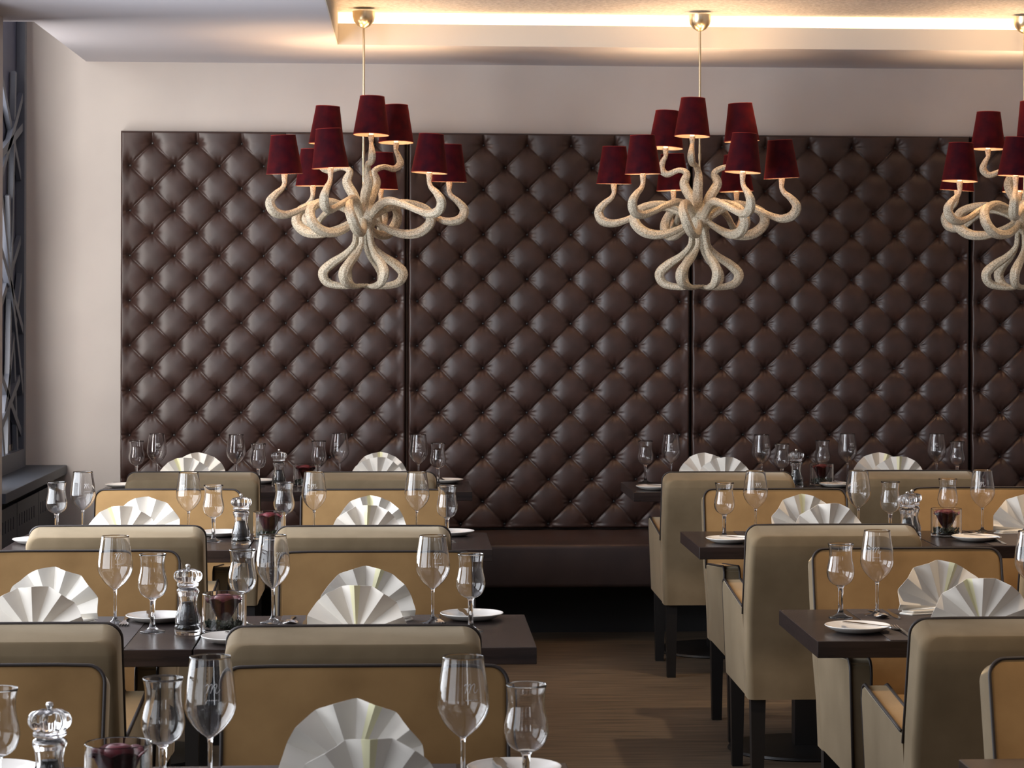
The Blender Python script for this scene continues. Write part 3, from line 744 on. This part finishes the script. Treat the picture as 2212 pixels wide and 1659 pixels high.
for b, s, side, cx in SET:
    x0, y0, y1 = ROWS[b]; w_ = SEATN[s] + ', ' + where(b)
    z = TT + .0017
    if side == 'near': yy, r, k = y0 + .14, 0, 1
    else: yy, r, k = y1 - .13, PI, -1
    zf = TT + .0017
    FK.put((cx - k * .193, yy, zf), r + .05, 'steel fork left of the ' + side + ' diner place, ' + w_, 'forks')
    KK.put((cx + k * .150, yy, zf), r, 'steel knife right of the ' + side + ' diner place, ' + w_, 'knives')
    SK.put((cx + k * .190, yy, zf), r, 'steel spoon right of the ' + side + ' diner place, ' + w_, 'spoons')

# ------------------------------------------------------------------ mills and flower glasses
def mill(name, fill, cat):
    t = thing(name, 'x', cat)
    bm = bmesh.new()
    out = sm([(.031, 0), (.033, .004), (.033, .020), (.0305, .026), (.032, .032), (.031, .045), (.025, .065), (.0225, .08), (.024, .095), (.0285, .108), (.027, .114), (.021, .118)], 3)
    inn = [(.0185, .117), (.0195, .108), (.0165, .095), (.0155, .08), (.0185, .062), (.0225, .045), (.023, .012), (0, .011)]
    lathe(bm, [(0, 0)] + out + inn, 32); link('mill_body', bm, M['acrylic'], t, 180)
    bm = bmesh.new(); lathe(bm, [(0, .0125), (.0215, .0128), (.0215, .045), (.0172, .062), (.0143, .076), (.0140, .082), (0, .084)], 24); link('filling', bm, M[fill], t, 60)
    bm = bmesh.new(); lathe(bm, sm([(0, .1188), (.020, .119), (.0265, .1215), (.0275, .126), (.026, .131), (.0315, .139), (.0325, .149), (.0275, .159), (.016, .1635), (0, .164)], 3), 48,
          mod=lambda a, z: 1 + (.10 * math.cos(8 * a) if z > .132 else 0)); link('crown_cap', bm, M['acrylic'], t, 180)
    bm = bmesh.new(); lathe(bm, [(0, .1642), (.004, .1642), (.0035, .166), (.0058, .1685), (.0065, .172), (.0052, .1755), (0, .177)], 16); link('knob', bm, M['chrome'], t, 180)
    return t
MK = Kind(mill('pepper_mill', 'pepper', 'pepper mill'))
for b, x, y in (('L0', -.585, 4.0), ('L1', -.55, 6.11), ('L2', -.573, 8.388), ('L3', -.579, 10.97), ('R2', 1.800, 8.50), ('R3', 1.778, 10.93)):
    MK.put((x, y, TT), 0, 'clear acrylic pepper mill with crown-shaped top, ' + where(b), 'pepper mills')
sa = mill('salt_mill', 'salt', 'salt mill'); sa.location = (1.765, 8.415, TT); sa['label'] = 'clear acrylic salt mill in front of the pepper mill, right tables, third row'
bm = bmesh.new(); lathe(bm, [(0, 0), (.052, 0), (.0555, .002), (.056, .006), (.056, .0985), (.0548, .1), (.0535, .0985), (.0532, .012), (.050, .009), (0, .008)], 48)
vg = link('flower_glass', bm, M['glass'], None, 35); tag(vg, 'x', 'glass bowl'); VK = Kind(vg)
def rose():
    t = thing('red_rose', 'x', 'flower')
    bm = bmesh.new(); lathe(bm, sm([(0, 0), (.008, .002), (.013, .012), (.020, .028), (.024, .042), (.020, .050), (.010, .053), (0, .050)], 3), 24, mod=lambda a, z: 1 + .06 * math.sin(3 * a + 90 * z)); link('bud', bm, M['rose'], t, 180)
    r_ = random.Random(2)
    for k in range(6):
        bm = bmesh.new(); a0 = k * PI / 3; g = []
        for i in range(7):
            u = -1 + i / 3; row = []
            for j in range(6):
                v = j / 5; r = .009 + .030 * v ** .8 + .004 * (k % 2); a = a0 + u * .62
                z = .002 + .052 * v * (1 - .16 * u * u) - (.006 if j == 5 else 0)
                row.append(bm.verts.new(((r + (.004 if j == 5 else 0)) * math.cos(a), (r + (.004 if j == 5 else 0)) * math.sin(a), z)))
            g.append(row)
        for i in range(6):
            for j in range(5): bm.faces.new((g[i][j], g[i + 1][j], g[i + 1][j + 1], g[i][j + 1]))
        bmesh.ops.recalc_face_normals(bm, faces=bm.faces); bmesh.ops.solidify(bm, geom=list(bm.faces), thickness=.0008)
        link('petal', bm, M['rose'], t, 180)
    return t
ROK = Kind(rose())
bm = bmesh.new(); r_ = random.Random(4)
for k in range(150):
    a = r_.random() * 6.28; r = .047 * math.sqrt(r_.random()); z = .013 + r_.random() * .017
    mtx = Matrix.Translation((r * math.cos(a), r * math.sin(a), z)) @ Euler((r_.random() * 3, r_.random() * 3, r_.random() * 3)).to_matrix().to_4x4() @ Matrix.Diagonal((1, .65, .3, 1))
    bmesh.ops.create_icosphere(bm, subdivisions=1, radius=.0062, matrix=mtx)
for v in bm.verts:
    rr = math.hypot(v.co.x, v.co.y); v.co.z = max(v.co.z, .0095)
    if rr > .052: v.co.x *= .052 / rr; v.co.y *= .052 / rr
lf = link('green_leaves', bm, M['leaf'], None, 60); tag(lf, 'x', 'foliage', kind='stuff'); LK = Kind(lf)
for b, x, y in (('L0', -.479, 4.05), ('L1', -.461, 6.14), ('L2', -.485, 8.55), ('L3', -.465, 11.08), ('R2', 1.947, 8.60), ('R3', 1.922, 11.08)):
    VK.put((x, y, TT), 0, 'round clear glass holding a red rose, ' + where(b), 'flower glasses')
    _r = ROK.put((x, y, TT + .0305), rnd.random() * 3, 'dark red rose inside a clear glass, ' + where(b), 'red roses'); _r.scale = (1.05, 1.05, 1.25)
    LK.put((x, y, TT), rnd.random() * 6, 'dark green leaves packed round a rose in its glass, ' + where(b), 'green leaves')
